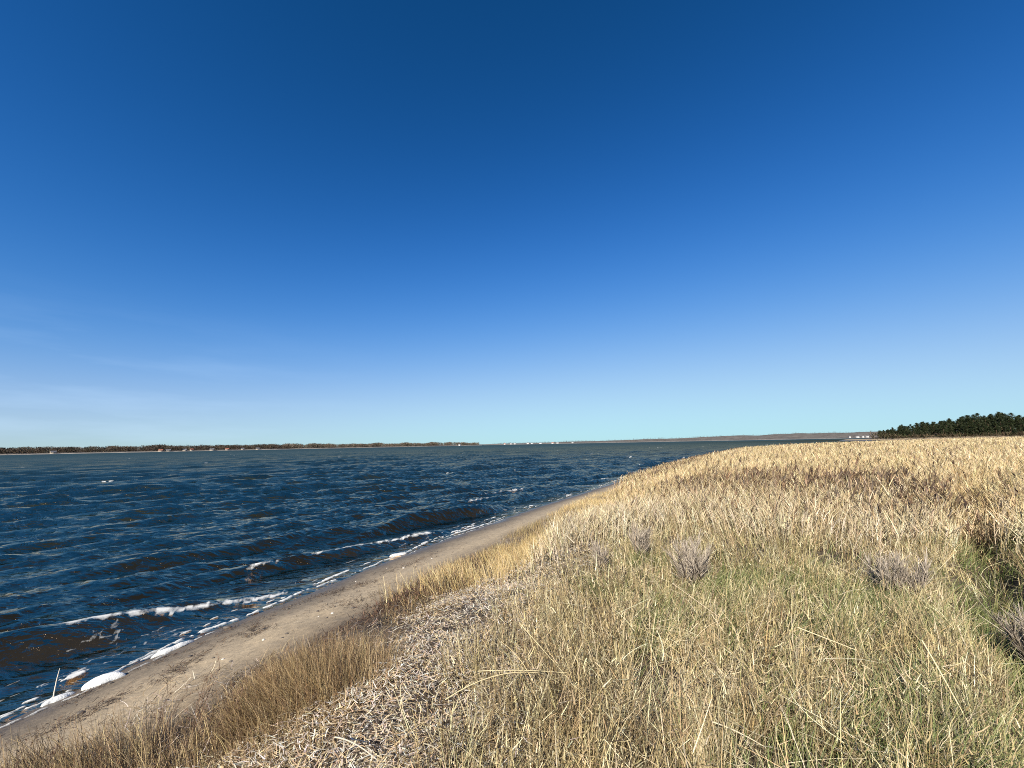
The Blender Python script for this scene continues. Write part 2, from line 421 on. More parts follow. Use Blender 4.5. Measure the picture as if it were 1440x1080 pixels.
fd = N(nt, 'ShaderNodeBsdfDiffuse'); fd.inputs[0].default_value = (.56, .56, .53, 1)
fn = N(nt, 'ShaderNodeTexNoise', Scale=15, Detail=6.0, Roughness=.75); nt.links.new(tc.outputs['Object'], fn.inputs['Vector'])
fa = N(nt, 'ShaderNodeMath', operation='MULTIPLY_ADD'); fa.inputs[1].default_value = 1.15; fa.inputs[2].default_value = -.93
nt.links.new(fo.outputs['Fac'], fa.inputs[0])
fb = N(nt, 'ShaderNodeMath', operation='ADD'); nt.links.new(fa.outputs[0], fb.inputs[0]); nt.links.new(fn.outputs['Fac'], fb.inputs[1])
fc = N(nt, 'ShaderNodeMapRange'); fc.inputs['From Min'].default_value = .05; fc.inputs['From Max'].default_value = .62; nt.links.new(fb.outputs[0], fc.inputs['Value'])
mf = N(nt, 'ShaderNodeMixShader'); nt.links.new(fc.outputs[0], mf.inputs[0]); nt.links.new(mw.outputs[0], mf.inputs[1]); nt.links.new(fd.outputs[0], mf.inputs[2])
nt.links.new(mf.outputs[0], out.inputs[0])
M_water = m

X, Y, R, F = polar_grid(2.6, 9000, 1150, -112, 62, 1000)
D, A = shore(X, Y)
keep = D < .45
fk = keep[F].all(1); F = F[fk]
used = np.zeros(len(X), bool); used[F.ravel()] = True
remap = np.cumsum(used) - 1
F = remap[F]; X, Y, R, D = X[used], Y[used], R[used], D[used]
Zw, FO = waves(X, Y, R, D)
wv = mesh_obj('sea', np.stack([X, Y, Zw + .012], 1), F, M_water, attrs={'depth': np.clip(-D, -1, 400), 'foam': FO, 'unresolved': ss(3.4, 6.6, np.log(R))}, smooth=True)
tag(wv, 'choppy dark blue sea with short wind waves rolling to the beach', 'water', kind='structure')

# ------------------------------------------------------------------ foam washed up along the waterline
m, nt, out = newmat('sea_foam')
b = principled(nt, out, Base_Color=(.62, .62, .59, 1), Roughness=.75)
b.inputs['Subsurface Weight'].default_value = .15; b.inputs['Subsurface Radius'].default_value = (.02, .02, .02)
tc = N(nt, 'ShaderNodeTexCoord'); nz = N(nt, 'ShaderNodeTexNoise', Scale=70, Detail=4.0)
nt.links.new(tc.outputs['Object'], nz.inputs['Vector'])
bp = N(nt, 'ShaderNodeBump', Strength=.6, Distance=.01); nt.links.new(nz.outputs['Fac'], bp.inputs['Height']); nt.links.new(bp.outputs[0], b.inputs['Normal'])
M_foam = m
# thin lacy foam: the film breaks open where it is thinnest
m, nt, out = newmat('foam_film')
at = N(nt, 'ShaderNodeAttribute', attribute_name='film'); tc = N(nt, 'ShaderNodeTexCoord')
nz = N(nt, 'ShaderNodeTexNoise', Scale=38, Detail=5.0, Roughness=.7); nt.links.new(tc.outputs['Object'], nz.inputs['Vector'])
sm = N(nt, 'ShaderNodeMath', operation='ADD'); nt.links.new(at.outputs['Fac'], sm.inputs[0]); nt.links.new(nz.outputs['Fac'], sm.inputs[1])
al = N(nt, 'ShaderNodeMapRange'); al.inputs['From Min'].default_value = .50; al.inputs['From Max'].default_value = 1.0; nt.links.new(sm.outputs[0], al.inputs['Value'])
d_ = N(nt, 'ShaderNodeBsdfDiffuse'); d_.inputs[0].default_value = (.58, .58, .55, 1); t_ = N(nt, 'ShaderNodeBsdfTransparent')
mx = N(nt, 'ShaderNodeMixShader'); nt.links.new(al.outputs[0], mx.inputs[0]); nt.links.new(t_.outputs[0], mx.inputs[1]); nt.links.new(d_.outputs[0], mx.inputs[2])
nt.links.new(mx.outputs[0], out.inputs[0])
M_film = m

def along(s):
    seg = np.hypot(*np.diff(SH, axis=0).T); cum = np.concatenate([[0], np.cumsum(seg)])
    return np.interp(s, cum, SH[:, 0]), np.interp(s, cum, SH[:, 1]), cum
_, _, CUM = along(np.array([0.]))
S0 = CUM[3]                                              # abreast of the photographer
def foam_strip():
    s = [S0]
    while s[-1] < S0 + 62:
        k = s[-1] - S0; s.append(s[-1] + .012 + .0022 * max(k - 4, 0))
    s = np.array(s); nd = 64
    q = np.linspace(-.55, .42, nd)
    px, py, _ = along(s)
    # smooth the corners of the polyline
    k = 41
    pad = lambda a: np.convolve(np.pad(a, k // 2, mode='edge'), np.ones(k) / k, 'valid')
    px, py = pad(px), pad(py)
    tx, ty = np.gradient(px), np.gradient(py); l = np.hypot(tx, ty); tx /= l; ty /= l
    Sg, Q = np.meshgrid(s, q, indexing='ij')
    Xf = px[:, None] + ty[:, None] * Q; Yf = py[:, None] - tx[:, None] * Q
    c0 = (fbm(Sg * .5, Sg * 0, 101, 3) - .5) * .42 - .02
    wd = .042 * ss(.5, .8, fbm(Sg * .7, Sg * 0 + 9, 103, 3)) + .016 * ss(.38, .55, fbm(Sg * .9, Sg * 0 + 2, 105, 3)) + .003
    dist = np.abs(Q - c0 - (fbm(Sg * 3, Q * 3, 104, 3) - .5) * .16)
    f = 1 - dist / wd
    c1 = c0 + .2 + (noise(Sg * .8, Sg * 0, 107) - .5) * .1
    f2 = (1 - np.abs(Q - c1 - (fbm(Sg * 4, Q * 4, 108, 3) - .5) * .1) / .035) * ss(.5, .6, fbm(Sg * 1.1, Sg * 0 + 4, 109, 3)) - .3
    f3 = ss(.64, .70, fbm(Sg * 2.2, Q * 9, 111, 4)) * 1.3 - .6
    f = np.maximum(np.maximum(f, f2), f3 * ss(-.55, -.3, Q) * ss(.1, -.1, Q))
    f = f - .12 - (1 - ss(.32, .5, fbm(Sg * 9, Q * 14, 113, 3))) * .8
    zt = np.maximum(terrain(Xf.ravel(), Yf.ravel()).reshape(Xf.shape), .02)
    Zf = zt + .004 + .03 * np.sqrt(np.clip(f, 0, 1)) * (.5 + fbm(Sg * 6, Q * 6, 115, 3))
    i = np.arange(Sg.size).reshape(Sg.shape)
    F = np.stack([i[:-1, :-1], i[1:, :-1], i[1:, 1:], i[:-1, 1:]], -1).reshape(-1, 4)
    ok = (f.ravel()[F] > -.12).sum(1) >= 2
    return mesh_obj('sea_foam', np.stack([Xf.ravel(), Yf.ravel(), Zf.ravel()], 1), F[ok], M_film, smooth=True, attrs={'film': np.clip(f.ravel(), -.3, 1)})
tag(foam_strip(), 'ragged line of white foam left along the water edge', 'foam', kind='stuff')

def foam_heap(x, y, lx, ly, h, rz, label, seed):
    n, k = 30, 48
    rr = np.linspace(0, 1, n); aa = np.linspace(0, 2 * math.pi, k, endpoint=False)
    Rg, Ag = np.meshgrid(rr, aa, indexing='ij')
    edge = 1 + .28 * (noise(np.cos(Ag) * 1.6 + seed, np.sin(Ag) * 1.6, seed) - .5) * 2
    xx = Rg * edge * np.cos(Ag) * lx; yy = Rg * edge * np.sin(Ag) * ly
    z = h * np.sqrt(np.clip(1 - Rg ** 2.4, 0, 1)) * (.55 + .75 * fbm(xx * 5 + seed, yy * 7, seed, 3))
    i = np.arange(n * k).reshape(n, k); j = np.roll(i, -1, 1)
    F = np.stack([i[:-1], i[1:], j[1:], j[:-1]], -1).reshape(-1, 4)
    o = mesh_obj('foam_heap', np.stack([xx.ravel(), yy.ravel(), z.ravel()], 1), F, M_foam, smooth=True)
    o.location = (x, y, max(float(terrain(np.array([x]), np.array([y]))[0]), .0) - .01); o.rotation_euler = (0, 0, rz)
    tag(o, label, 'foam', group='heaps of foam on the waterline')
RZ = math.radians(62)
foam_heap(-5.02, 5.30, .19, .085, .10, RZ - .5, 'largest heap of white foam, lying at the water edge', 3)
foam_heap(-5.24, 5.02, .13, .06, .06, RZ, 'small foam heap with a pale stalk standing in it', 4)
foam_heap(-4.86, 6.10, .24, .06, .07, RZ, 'long low foam heap just along the beach from the largest heap', 5)
foam_heap(-3.05, 10.9, .26, .09, .07, RZ - .5, 'far round foam heap at the narrow end of the beach', 6)

# ------------------------------------------------------------------ grasses
def zone_pts(n, r0, r1, b0, b1, power, dens):
    x, y, r = polar_points(n, r0, r1, b0, b1, power)
    d, a = shore(x, y)
    k = rng.random(n) < dens(x, y, d, a, r)
    x, y, r, d, a = x[k], y[k], r[k], d[k], a[k]
    z = terrain(x, y, d)
    return x, y, z, r, d, a

STRAW = [(.45, .355, .19), (.34, .26, .125), (.60, .51, .32), (.20, .145, .07), (.085, .06, .033)]
GOLD = [(.53, .395, .185), (.44, .31, .125), (.62, .49, .27), (.27, .18, .07)]
BROWN = [(.27, .185, .092), (.16, .102, .05), (.37, .275, .15), (.07, .043, .026)]
GREY = [(.64, .56, .455), (.50, .42, .33), (.74, .68, .57), (.26, .19, .13), (.09, .06, .04)]
GREEN = [(.085, .13, .026), (.115, .165, .038), (.05, .088, .017), (.15, .18, .055)]

def field_az(x, y, n, sd=1.1):
    """heading the blades are combed to, varying smoothly over the ground"""
    return fbm(x * .55, y * .55, 121, 2) * 9.0 + rng.normal(0, sd, n)

# mixed dry grass round the photographer
P = Pile()
def dens_dry(x, y, d, a, r):
    clump = ss(.32, .58, fbm(x * 2.3, y * 2.3, 131, 3))
    rd = rut_d(x, y)
    return ss(4.95, 6.2, d + (fbm(x, y, 133) - .5) * 1.8) * (.10 + .90 * clump) * (.12 + .88 * ss(.12, .38, rd))
x, y, z, r, d, a = zone_pts(9500, 1.5, 15, -60, 70, 1.2, dens_dry)
nc = len(x); per = rng.integers(8, 34, nc)
hc = (.13 + .30 * fbm(x * .8, y * .8, 135, 3)) * U(.7, 1.25, nc); lean = field_az(x, y, nc, .8); tl = np.abs(rng.normal(0, .22, nc))
flat_ = rng.random(nc) < .22
cc = pal(STRAW, nc, [.34, .22, .23, .13, .08], .24)
ix = np.repeat(np.arange(nc), per); n = len(ix)
oa = U(0, 6.28, n); orr = np.abs(rng.normal(0, .035, n)) * (1 + .05 * r[ix])
bx, by = x[ix] + orr * np.cos(oa), y[ix] + orr * np.sin(oa)
az = np.where(rng.random(n) < .55, oa, lean[ix] + rng.normal(0, .5, n))
P.rib(np.stack([bx, by, z[ix] - .01], 1), hc[ix] * U(.5, 1.2, n), U(.002, .0052, n) * (1 + .09 * r[ix]), az, tl[ix] + np.abs(rng.normal(.06, .18, n)) + .8 * flat_[ix], U(0, .7, n), U(0, math.pi, n), 4, np.clip(cc[ix] * U(.7, 1.3, n)[:, None], .01, .8))
x, y, z, r, d, a = zone_pts(105000, 1.5, 15, -60, 70, 1.25, dens_dry)
n = len(x); hm = fbm(x * .8, y * .8, 135, 3)
trod = ss(.48, .62, fbm(x * .7 + 5, y * .7, 137, 2)) * ss(5, 3, r)
L = (.10 + .30 * hm) * U(.5, 1.3, n) * (1 - .25 * trod)
up = rng.random(n) < .35 + .4 * ss(.4, .6, fbm(x * 1.1 + 4, y * 1.1, 136, 2))
th = np.where(up, np.abs(rng.normal(0, .2, n)), U(.3, 1.25, n)) + trod * .4
dth = np.where(up, U(0, .4, n), U(.1, .9, n))
W = U(.0026, .007, n) * (1 + .09 * r)
C = pal(STRAW, n, [.30, .25, .16, .17, .12], .26)
gz = ss(.45, .65, fbm(x * .5 + 9, y * .5, 139, 3))
C = .93 * C * (1 - gz[:, None] * np.array([.12, .04, .16]))
P.rib(np.stack([x, y, z - .01], 1), L, W, field_az(x, y, n), th, dth, U(0, math.pi, n), 4, C)
# withered leaf scraps hanging all through the stalks
x, y, z, r, d, a = zone_pts(170000, 1.5, 13, -60, 70, 1.2, dens_dry)
n = len(x)
P.rib(np.stack([x, y, z + U(.02, 1, n) * (.12 + .26 * fbm(x * .8, y * .8, 135, 3))], 1), U(.025, .085, n), U(.003, .0075, n) * (1 + .07 * r), U(0, 6.28, n), U(.1, 2.2, n), U(-.6, .9, n), U(0, 3.14, n), 2, pal(STRAW, n, [.32, .2, .28, .12, .08], .24), taper=.3)
# taller single stalks
x, y, z, r, d, a = zone_pts(3000, 1.7, 11, -40, 68, 1.0, lambda x, y, d, a, r: ss(5.6, 6.6, d) * ss(.3, .6, fbm(x * .9, y * .9, 141, 3)) * ss(.2, .5, rut_d(x, y)))
n = len(x)
P.rib(np.stack([x, y, z - .01], 1), U(.25, .48, n), U(.003, .0046, n) * (1 + .06 * r), U(0, 6.28, n), np.abs(rng.normal(0, .13, n)), U(0, .35, n), U(0, 3.14, n), 4, pal([(.58, .46, .25), (.50, .38, .19), (.64, .54, .34)], n), taper=.45)
# trodden blades where the photographer stands
n = 9000
x, y = U(-2.2, 2.4, n), U(-2.5, 1.9, n); k = (np.hypot(x, y) < 2.4) & (shore(x, y)[0] > 4.6); x, y = x[k], y[k]; n = len(x)
P.rib(np.stack([x, y, terrain(x, y) - .005], 1), U(.08, .26, n), U(.003, .006, n), field_az(x, y, n), U(.4, 1.4, n), U(0, .7, n), U(0, 3.14, n), 3, pal(STRAW, n))
# broken stems lying about
x, y, z, r, d, a = zone_pts(9000, 1.7, 9, -55, 68, 1.2, lambda x, y, d, a, r: ss(5.1, 5.9, d) * (.25 + .75 * ss(.42, .62, fbm(x * .7 + 5, y * .7, 137, 2))))
n = len(x)
P.rib(np.stack([x, y, z + U(0, .22, n)], 1), U(.12, .42, n), U(.0035, .007, n), U(0, 6.28, n), U(1.0, 1.6, n), U(-.1, .5, n), U(0, 3.14, n), 5, pal([(.56, .45, .25), (.46, .36, .18), (.66, .57, .37)], n), taper=.6, curl=rng.normal(0, .5, n))
o = P.build('dry_grass', M_grass)
tag(o, 'tangled straw coloured dry grass covering the bank top', 'grass', kind='stuff')

# green undergrowth
P = Pile()
def dens_green(x, y, d, a, r):
    g = ss(.44, .62, fbm(x * .62 + 9, y * .62, 139, 3)) + .6 * ss(1.0, .3, rut_d(x, y)) * ss(-.15, .25, x - 1.5)
    return ss(5.6, 6.8, d) * np.clip(g, .06, 1) * (.12 + .88 * ss(.38, .55, fbm(x * 1.9, y * 1.9, 140, 3)))
x, y, z, r, d, a = zone_pts(170000, 1.5, 11, -40, 72, 1.25, dens_green)
n = len(x)
P.rib(np.stack([x, y, z - .01], 1), U(.12, .38, n), U(.0035, .007, n) * (1 + .08 * r), field_az(x, y, n, .7), U(.05, .7, n), U(.2, 1.1, n), U(0, 3.14, n), 4, pal(GREEN, n), tip=pal([(.12, .15, .05), (.2, .2, .08), (.34, .30, .13)], n))
o = P.build('green_grass', M_grass)
tag(o, 'dark green fresh grass growing up between the dry blades', 'grass', kind='stuff')

# pale wrack of dead reed and eelgrass thrown up along the bank
P = Pile()
def dens_wrack(x, y, d, a, r):
    c = 4.9 + (fbm(a * .5, a * 0, 151, 3) - .5) * .9
    return ss(1.25, .6, np.abs(d - c) + (fbm(x * 2, y * 2, 153) - .5) * .9)
x, y, z, r, d, a = zone_pts(330000, 1.5, 17, -95, 40, 1.3, dens_wrack)
n = len(x)
hump = .16 * fbm(x * 2.2, y * 2.2, 155, 3)
P.rib(np.stack([x, y, z + hump + U(-.02, .035, n)], 1), U(.015, .075, n), U(.003, .0085, n) * (1 + .05 * r), field_az(x, y, n, 1.6), U(1.1, 1.8, n), U(-.3, .4, n), U(0, 3.14, n), 3, pal(GREY, n, [.34, .22, .28, .09, .07]) * np.where(rng.random((n, 1)) < .5, np.array([[1.0, .86, .62]]), 1), taper=.5, curl=rng.normal(0, .5, n))
o = P.build('reed_litter', M_grass)
tag(o, 'greyish band of dead reed and eelgrass litter along the bank', 'litter', kind='stuff')

# brown tufts along the seaward lip of the bank
P = Pile()
def dens_lip(x, y, d, a, r):
    k = a - S0
    t1 = np.exp(-(((x + 1.62) / .62) ** 2 + ((y - 3.62) / .48) ** 2) ** 1.5)         # the big brown tuft
    lip = ss(2.5, 3.1, d + (fbm(x * 1.7, y * 1.7, 161, 3) - .5) * 1.2) * ss(4.6, 3.6, d + (fbm(x, y, 163, 3) - .5) * 1.2) * ss(.44, .60, fbm(x * .9 + 3, y * .9, 165, 3))
    left = ss(1.2, 1.7, d - 1.6 * ss(-3.4, -2.5, x) + (fbm(x * 1.1, y * 1.1, 167, 3) - .5) * .9) * ss(4.8, 3.9, d) * ss(3.9, 3.4, y)
    return np.clip(np.maximum(np.maximum(t1, lip * .75), left), 0, 1)
x, y, z, r, d, a = zone_pts(240000, 1.5, 12, -100, 12, 1.3, dens_lip)
n = len(x)
big = .75 * ss(3.9, 3.4, y) * ss(-2.3, -2.9, x) + np.exp(-(((x + 1.62) / .62) ** 2 + ((y - 3.62) / .48) ** 2))
P.rib(np.stack([x, y, z - .01], 1), (.13 + .26 * big) * U(.5, 1.5, n), U(.002, .0045, n) * (1 + .06 * r), field_az(x, y, n, .9), np.abs(rng.normal(.15, .5, n)), U(0, 1.1, n), U(0, 3.14, n), 4, pal(BROWN + [(.52, .40, .20)], n, [.3, .25, .18, .15, .12]))
x, y, z, r, d, a = zone_pts(60000, 1.5, 12, -100, 12, 1.3, lambda x, y, d, a, r: ss(2.45, 3.1, d + (fbm(x * 1.9, y * 1.9, 161, 3) - .5) * 1.3 + .75 * ss(-2.6, -3.4, x)) * ss(4.7, 4.0, d) * .8)
n = len(x)
P.rib(np.stack([x, y, z + U(0, .05, n)], 1), U(.05, .2, n), U(.003, .007, n), U(0, 6.28, n), U(.9, 1.7, n), U(-.2, .5, n), U(0, 3.14, n), 3, pal(BROWN + GREY[:2], n), taper=.5, curl=rng.normal(0, .7, n))
n = 20000
rr_ = np.sqrt(rng.random(n)); aa_ = U(0, 6.28, n)
x = -1.66 + .62 * rr_ * np.cos(aa_); y = 3.62 + .42 * rr_ * np.sin(aa_)
k = rng.random(n) < .25 + .75 * ss(.35, .6, fbm(x * 5, y * 5, 169, 2)); x, y, rr_ = x[k], y[k], rr_[k]; n = len(x)
P.rib(np.stack([x, y, terrain(x, y) - .02], 1), (.52 - .2 * rr_) * U(.5, 1.2, n), U(.002, .0045, n), field_az(x, y, n, 1.0), np.abs(rng.normal(.1, .42, n)) + .15 * rr_, U(-.3, 1.2, n), U(0, 3.14, n), 4, pal([(.32, .215, .10), (.19, .118, .055), (.44, .325, .17), (.075, .046, .026)], n, [.33, .27, .23, .17], .26))
o = P.build('bank_grass', M_grass)
tag(o, 'brown withered grass tufts along the crumbling bank edge', 'grass', kind='stuff')

# golden stand of dry grass running down the bank towards the far end of the beach
P = Pile()
def dens_gold(x, y, d, a, r):
    k = ss(5.7, 6.9, y + (fbm(x * 2, y * 2, 176, 2) - .5) * 1.2)
    return k * ss(2.5, 3.05, d + .5 * ss(8, 12, y) + (fbm(x * 1.2, y * 1.2, 171, 3) - .5) * .7 + .55 * ss(11, 20, y)) * ss(4.9, 4.1, d + (fbm(x * .6, y * .6, 173, 3) - .5) * 1.6 - .8 * ss(8, 14, y)) * (.2 + .8 * ss(.34, .55, fbm(x * 2.1, y * 2.1, 175, 3)))
x, y, z, r, d, a = zone_pts(190000, 5, 40, -20, 26, 1.5, dens_gold)
n = len(x); hm = fbm(x * .7, y * .7, 177, 3)
P.rib(np.stack([x, y, z - .01], 1), (.18 + .34 * hm) * (.45 + .55 * np.maximum(ss(2.2, 5, d), ss(9, 6, y))) * U(.6, 1.25, n), U(.003, .005, n) * (1 + .07 * r), field_az(x, y, n, .8), np.abs(rng.normal(.08, .36, n)), U(0, 1.0, n), U(0, 3.14, n), 3, pal(GOLD, n, [.35, .25, .27, .13], .28) * (1 - .45 * ss(2.95, 2.5, d)[:, None] * (y < 14)[:, None]))
o = P.build('shore_grass', M_grass)
tag(o, 'golden stand of dry grass bordering the sand', 'grass', kind='stuff')

# ------------------------------------------------------------------ reed bed
P = Pile(); Q = Pile()
def dens_reed(x, y, d, a, r):
    bed = ss(6.4, 8.6, r * (1 + (fbm(x * .3, y * .3, 181, 3) - .5) * .5) - .9 * ss(0, 6, x) - 2.2 * ss(40, 48, np.degrees(np.arctan2(x, y))))
    edge = ss(4.0, 5.4, d + (fbm(x * .4, y * .4, 183, 3) - .5) * 1.6 + 2.6 * ss(14, 26, r))
    return bed * edge * (.18 + .82 * ss(.25, .5, fbm(x * .7, y * .7, 185, 3))) * ss(.15, .6, rut_d(x, y) + ss(9, 14, r))
x, y, z, r, d, a = zone_pts(270000, 5.5, 260, 2, 74, 1.85, dens_reed)
n = len(x); hm = fbm(x * .22, y * .22, 187, 3)
front = ss(7, 14, r)
L = (.46 + .34 * front + .3 * (hm - .5)) * U(.75, 1.15, n) * (.7 + .3 * ss(1.5, 7, d))
W = .004 + .0007 * r * U(.6, 1.2, n)
az = field_az(x, y, n, .5)
C = pal([(.53, .41, .225), (.46, .345, .17), (.61, .50, .305), (.33, .235, .11)], n, [.36, .28, .24, .12])
near_mix = ss(13, 7, r)[:, None]
C = C * (1 - near_mix * np.array([[.04, -.03, -.22]]))
top = P.rib(np.stack([x, y, z - .02], 1), L, W, az, np.abs(rng.normal(0, .1, n)), U(.05, .55, n), U(0, 3.14, n), 3, C, taper=.6)
# blades along the stalks
for hgt in (.35, .6, .82):
    k = np.nonzero(rng.random(n) < np.where(r < 45, .75, .3))[0]; q = len(k)
    t = hgt + U(-.1, .1, q)
    base = np.stack([x[k], y[k], z[k]], 1) * (1 - t[:, None]) + top[k] * t[:, None]
    P.rib(base, U(.14, .34, q), W[k] * U(1.0, 1.8, q), U(0, 6.28, q), U(.15, .7, q), U(.1, 1.1, q), U(0, 3.14, q), 2, C[k] * U(.85, 1.15, q)[:, None], taper=.1)
# drooping dark seed heads, thickest in a belt across the middle of the bed
belt = np.exp(-((r - (12.5 + 3 * (fbm(x * .15, y * .15, 191, 2) - .5) * 2)) / 1.9) ** 2)
rim = ss(16, 22, r) * ss(6.5, 3.5, d) * .5
pr = np.clip(.03 + .33 * belt * ss(.32, .55, fbm(x * .35, y * .35, 193, 3)) + rim, 0, 1) * ss(7, 9, r)
pr = pr * (.12 + .88 * ss(51, 44, np.degrees(np.arctan2(x, y)))) * (.35 + .65 * ss(20, 29, np.degrees(np.arctan2(x, y))))
k = np.nonzero(rng.random(n) < pr)[0]; q = len(k)
pc = pal([(.085, .050, .027), (.055, .033, .02), (.14, .088, .046), (.25, .17, .095)], q, [.35, .3, .22, .13])
wind = .6 + rng.normal(0, .5, q)
for j in range(4):
    Q.rib(top[k] - np.array([0, 0, .04 * j]), U(.12, .24, q), (.016 + .0011 * r[k]) * U(.7, 1.3, q), wind + rng.normal(0, .5, q), U(.1, .5, q), U(.4, 1.4, q), U(0, 3.14, q), 3, pc * U(.8, 1.25, q)[:, None], taper=.15)
o = P.build('reed_bed', M_reed)
tag(o, 'wide bed of golden dry reeds behind the beach', 'reeds', kind='stuff')
o = Q.build('reed_plumes', M_reed)
tag(o, 'dark brown seed heads nodding over the golden reed bed', 'reeds', kind='stuff')

# ------------------------------------------------------------------ seaweed scraps on the sand
P = Pile()
def dens_weed(x, y, d, a, r):
    line = .8 * np.exp(-((d - .42 - (fbm(a * .6, a * 0, 209, 3) - .5) * .3) / .09) ** 2) * ss(.36, .56, fbm(x * 2.6, y * 2.6, 210, 3)) * ss(9, 6.5, y)
    line = line + 1.5 * np.exp(-((d - 1.0 - (fbm(a * .4, a * 0, 201, 3) - .5) * .7) / .22) ** 2) * ss(.42, .62, fbm(x * 1.6, y * 1.6, 203, 3)) * ss(12, 7, y)
    patch = np.exp(-(((x + 2.6) / .5) ** 2 + ((y - 7.0) / .28) ** 2)) * ss(.4, .6, fbm(x * 5, y * 5, 205, 2))
    toe2 = np.exp(-(((x + 1.45) / .42) ** 2 + ((y - 6.9) / .9) ** 2)) * ss(2.3, 2.6, d)
    toe = ss(2.35, 2.75, d + (fbm(x * 2, y * 2, 206, 3) - .5) * .6) * ss(3.4, 3.0, d) * ss(.38, .58, fbm(x * 1.2, y * 1.2, 207, 3))
    return np.clip(.035 * ss(.2, .8, d) * ss(.35, .6, fbm(x * 1.3, y * 1.3, 211, 3)) + .9 * line + .8 * patch + .9 * toe + toe2, 0, 1) * ss(3.5, 3.2, d)
x, y, z, r, d, a = zone_pts(260000, 3, 20, -75, 8, 1.2, dens_weed)
n = len(x)
P.rib(np.stack([x, y, z + U(.002, .02, n) + U(0, .1, n) * np.exp(-(((x + 1.45) / .5) ** 2 + ((y - 6.9) / 1.0) ** 2))], 1), U(.02, .09, n), U(.004, .012, n), 1.15 + rng.normal(0, .7, n), U(1.2, 1.65, n), U(-.3, .5, n), U(0, 3.14, n), 3, pal([(.05, .032, .022), (.09, .055, .035), (.14, .09, .05), (.03, .022, .018)], n), taper=.5, curl=rng.normal(0, 1, n))
n = 7000
x = -1.35 + rng.normal(0, .30, n) + 0; y = 6.9 + rng.normal(0, .75, n)
x = x + (y - 6.9) * .30
d = shore(x, y)[0]; k = (d > 2.35) & (fbm(x * 3, y * 3, 208, 3) > .42); x, y, d = x[k], y[k], d[k]; n = len(x)
P.rib(np.stack([x, y, terrain(x, y, d) + U(0, .13, n)], 1), U(.03, .12, n), U(.006, .015, n), U(0, 6.28, n), U(.6, 1.65, n), U(-.3, .6, n), U(0, 3.14, n), 3, pal([(.05, .028, .02), (.10, .055, .035), (.16, .09, .05), (.025, .018, .015)], n), taper=.5, curl=rng.normal(0, 1, n))
o = P.build('seaweed', M_twig)
tag(o, 'dark brown seaweed scraps strewn in lines on the sand', 'seaweed', kind='stuff')

# ------------------------------------------------------------------ pebbles on the sand
M_pebd = mat_simple('dark_pebble', (.10, .085, .07), .6, 60)
M_pebl = mat_simple('pale_pebble', (.5, .46, .4), .6, 60)
def pebble_mesh(name, mat, seed):
    r_ = random.Random(seed)
    import bmesh
    bm = bmesh.new(); bmesh.ops.create_icosphere(bm, subdivisions=2, radius=1)
    ph = [r_.uniform(0, 6.28) for _ in range(6)]
    for v in bm.verts:
        c = v.co
        k = 1 + .13 * math.sin(2.1 * c.x + ph[0]) + .1 * math.sin(2.7 * c.y + ph[1]) + .1 * math.sin(3.1 * c.z + ph[2])
        v.co = Vector((c.x * 1.25, c.y * .9, c.z * .55)) * k
    for f in bm.faces: f.smooth = True
    me = bpy.data.meshes.new(name); bm.to_mesh(me); bm.free(); me.materials.append(mat); return me
pd = [pebble_mesh('pebble', M_pebd, s) for s in (1, 2, 3)]; pl = [pebble_mesh('pebble', M_pebl, s) for s in (4, 5)]
cnt = 0
rp = random.Random(5)
while cnt < 46:
    px_, py_ = rp.uniform(-5.2, -.8), rp.uniform(4.2, 11)
    dd = float(shore(np.array([px_]), np.array([py_]))[0][0])
    if not .35 < dd < 2.3: continue
    pale = cnt % 6 == 0
    o = bpy.data.objects.new('pebble', (pl if pale else pd)[cnt % (2 if pale else 3)]); COL.objects.link(o)
    s_ = rp.uniform(.012, .026)
    o.scale = (s_, s_, s_); o.rotation_euler = (0, 0, rp.uniform(0, 6.28))
    o.location = (px_, py_, float(terrain(np.array([px_]), np.array([py_]))[0]) + s_ * .25)
    if pale: tag(o, 'small pale pebble lying on the bare sand', 'pebble', 'pale pebbles on the sand')
    else: tag(o, 'small dark pebble lying on the bare sand', 'pebble', 'dark pebbles on the sand')
    cnt += 1
o = bpy.data.objects.new('beach_stone', pebble_mesh('beach_stone', M_pebd, 9)); COL.objects.link(o)
o.scale = (.045,) * 3; o.location = (-4.52, 6.72, .05)
tag(o, 'dark wet stone in the shallows beside the foam line', 'stone')

# ------------------------------------------------------------------ things made of stems
def tube(path, rad, sides=5):
    path = np.array(path, float); rad = np.broadcast_to(np.asarray(rad, float), (len(path),))
    T = np.gradient(path, axis=0); T /= np.linalg.norm(T, axis=1)[:, None] + 1e-9
    ref = np.where(np.abs(T[:, 2:]) > .9, [[1., 0, 0]], [[0, 0, 1.]])
    A_ = np.cross(T, ref); A_ /= np.linalg.norm(A_, axis=1)[:, None] + 1e-9
    B_ = np.cross(T, A_)
    t = np.linspace(0, 2 * math.pi, sides, endpoint=False)
    V = path[:, None] + rad[:, None, None] * (np.cos(t)[None, :, None] * A_[:, None] + np.sin(t)[None, :, None] * B_[:, None])
    i = np.arange(len(path) * sides).reshape(len(path), sides); j = np.roll(i, -1, 1)
    F = np.stack([i[:-1], i[1:], j[1:], j[:-1]], -1).reshape(-1, 4)
    return V.reshape(-1, 3), F
def add_tube(P, path, rad, col, sides=5):
    V, F = tube(path, rad, sides); P.add(V, F, np.tile(np.array(col, float), (len(V), 1)))
def gz(x, y): return float(terrain(np.array([x]), np.array([y]))[0])

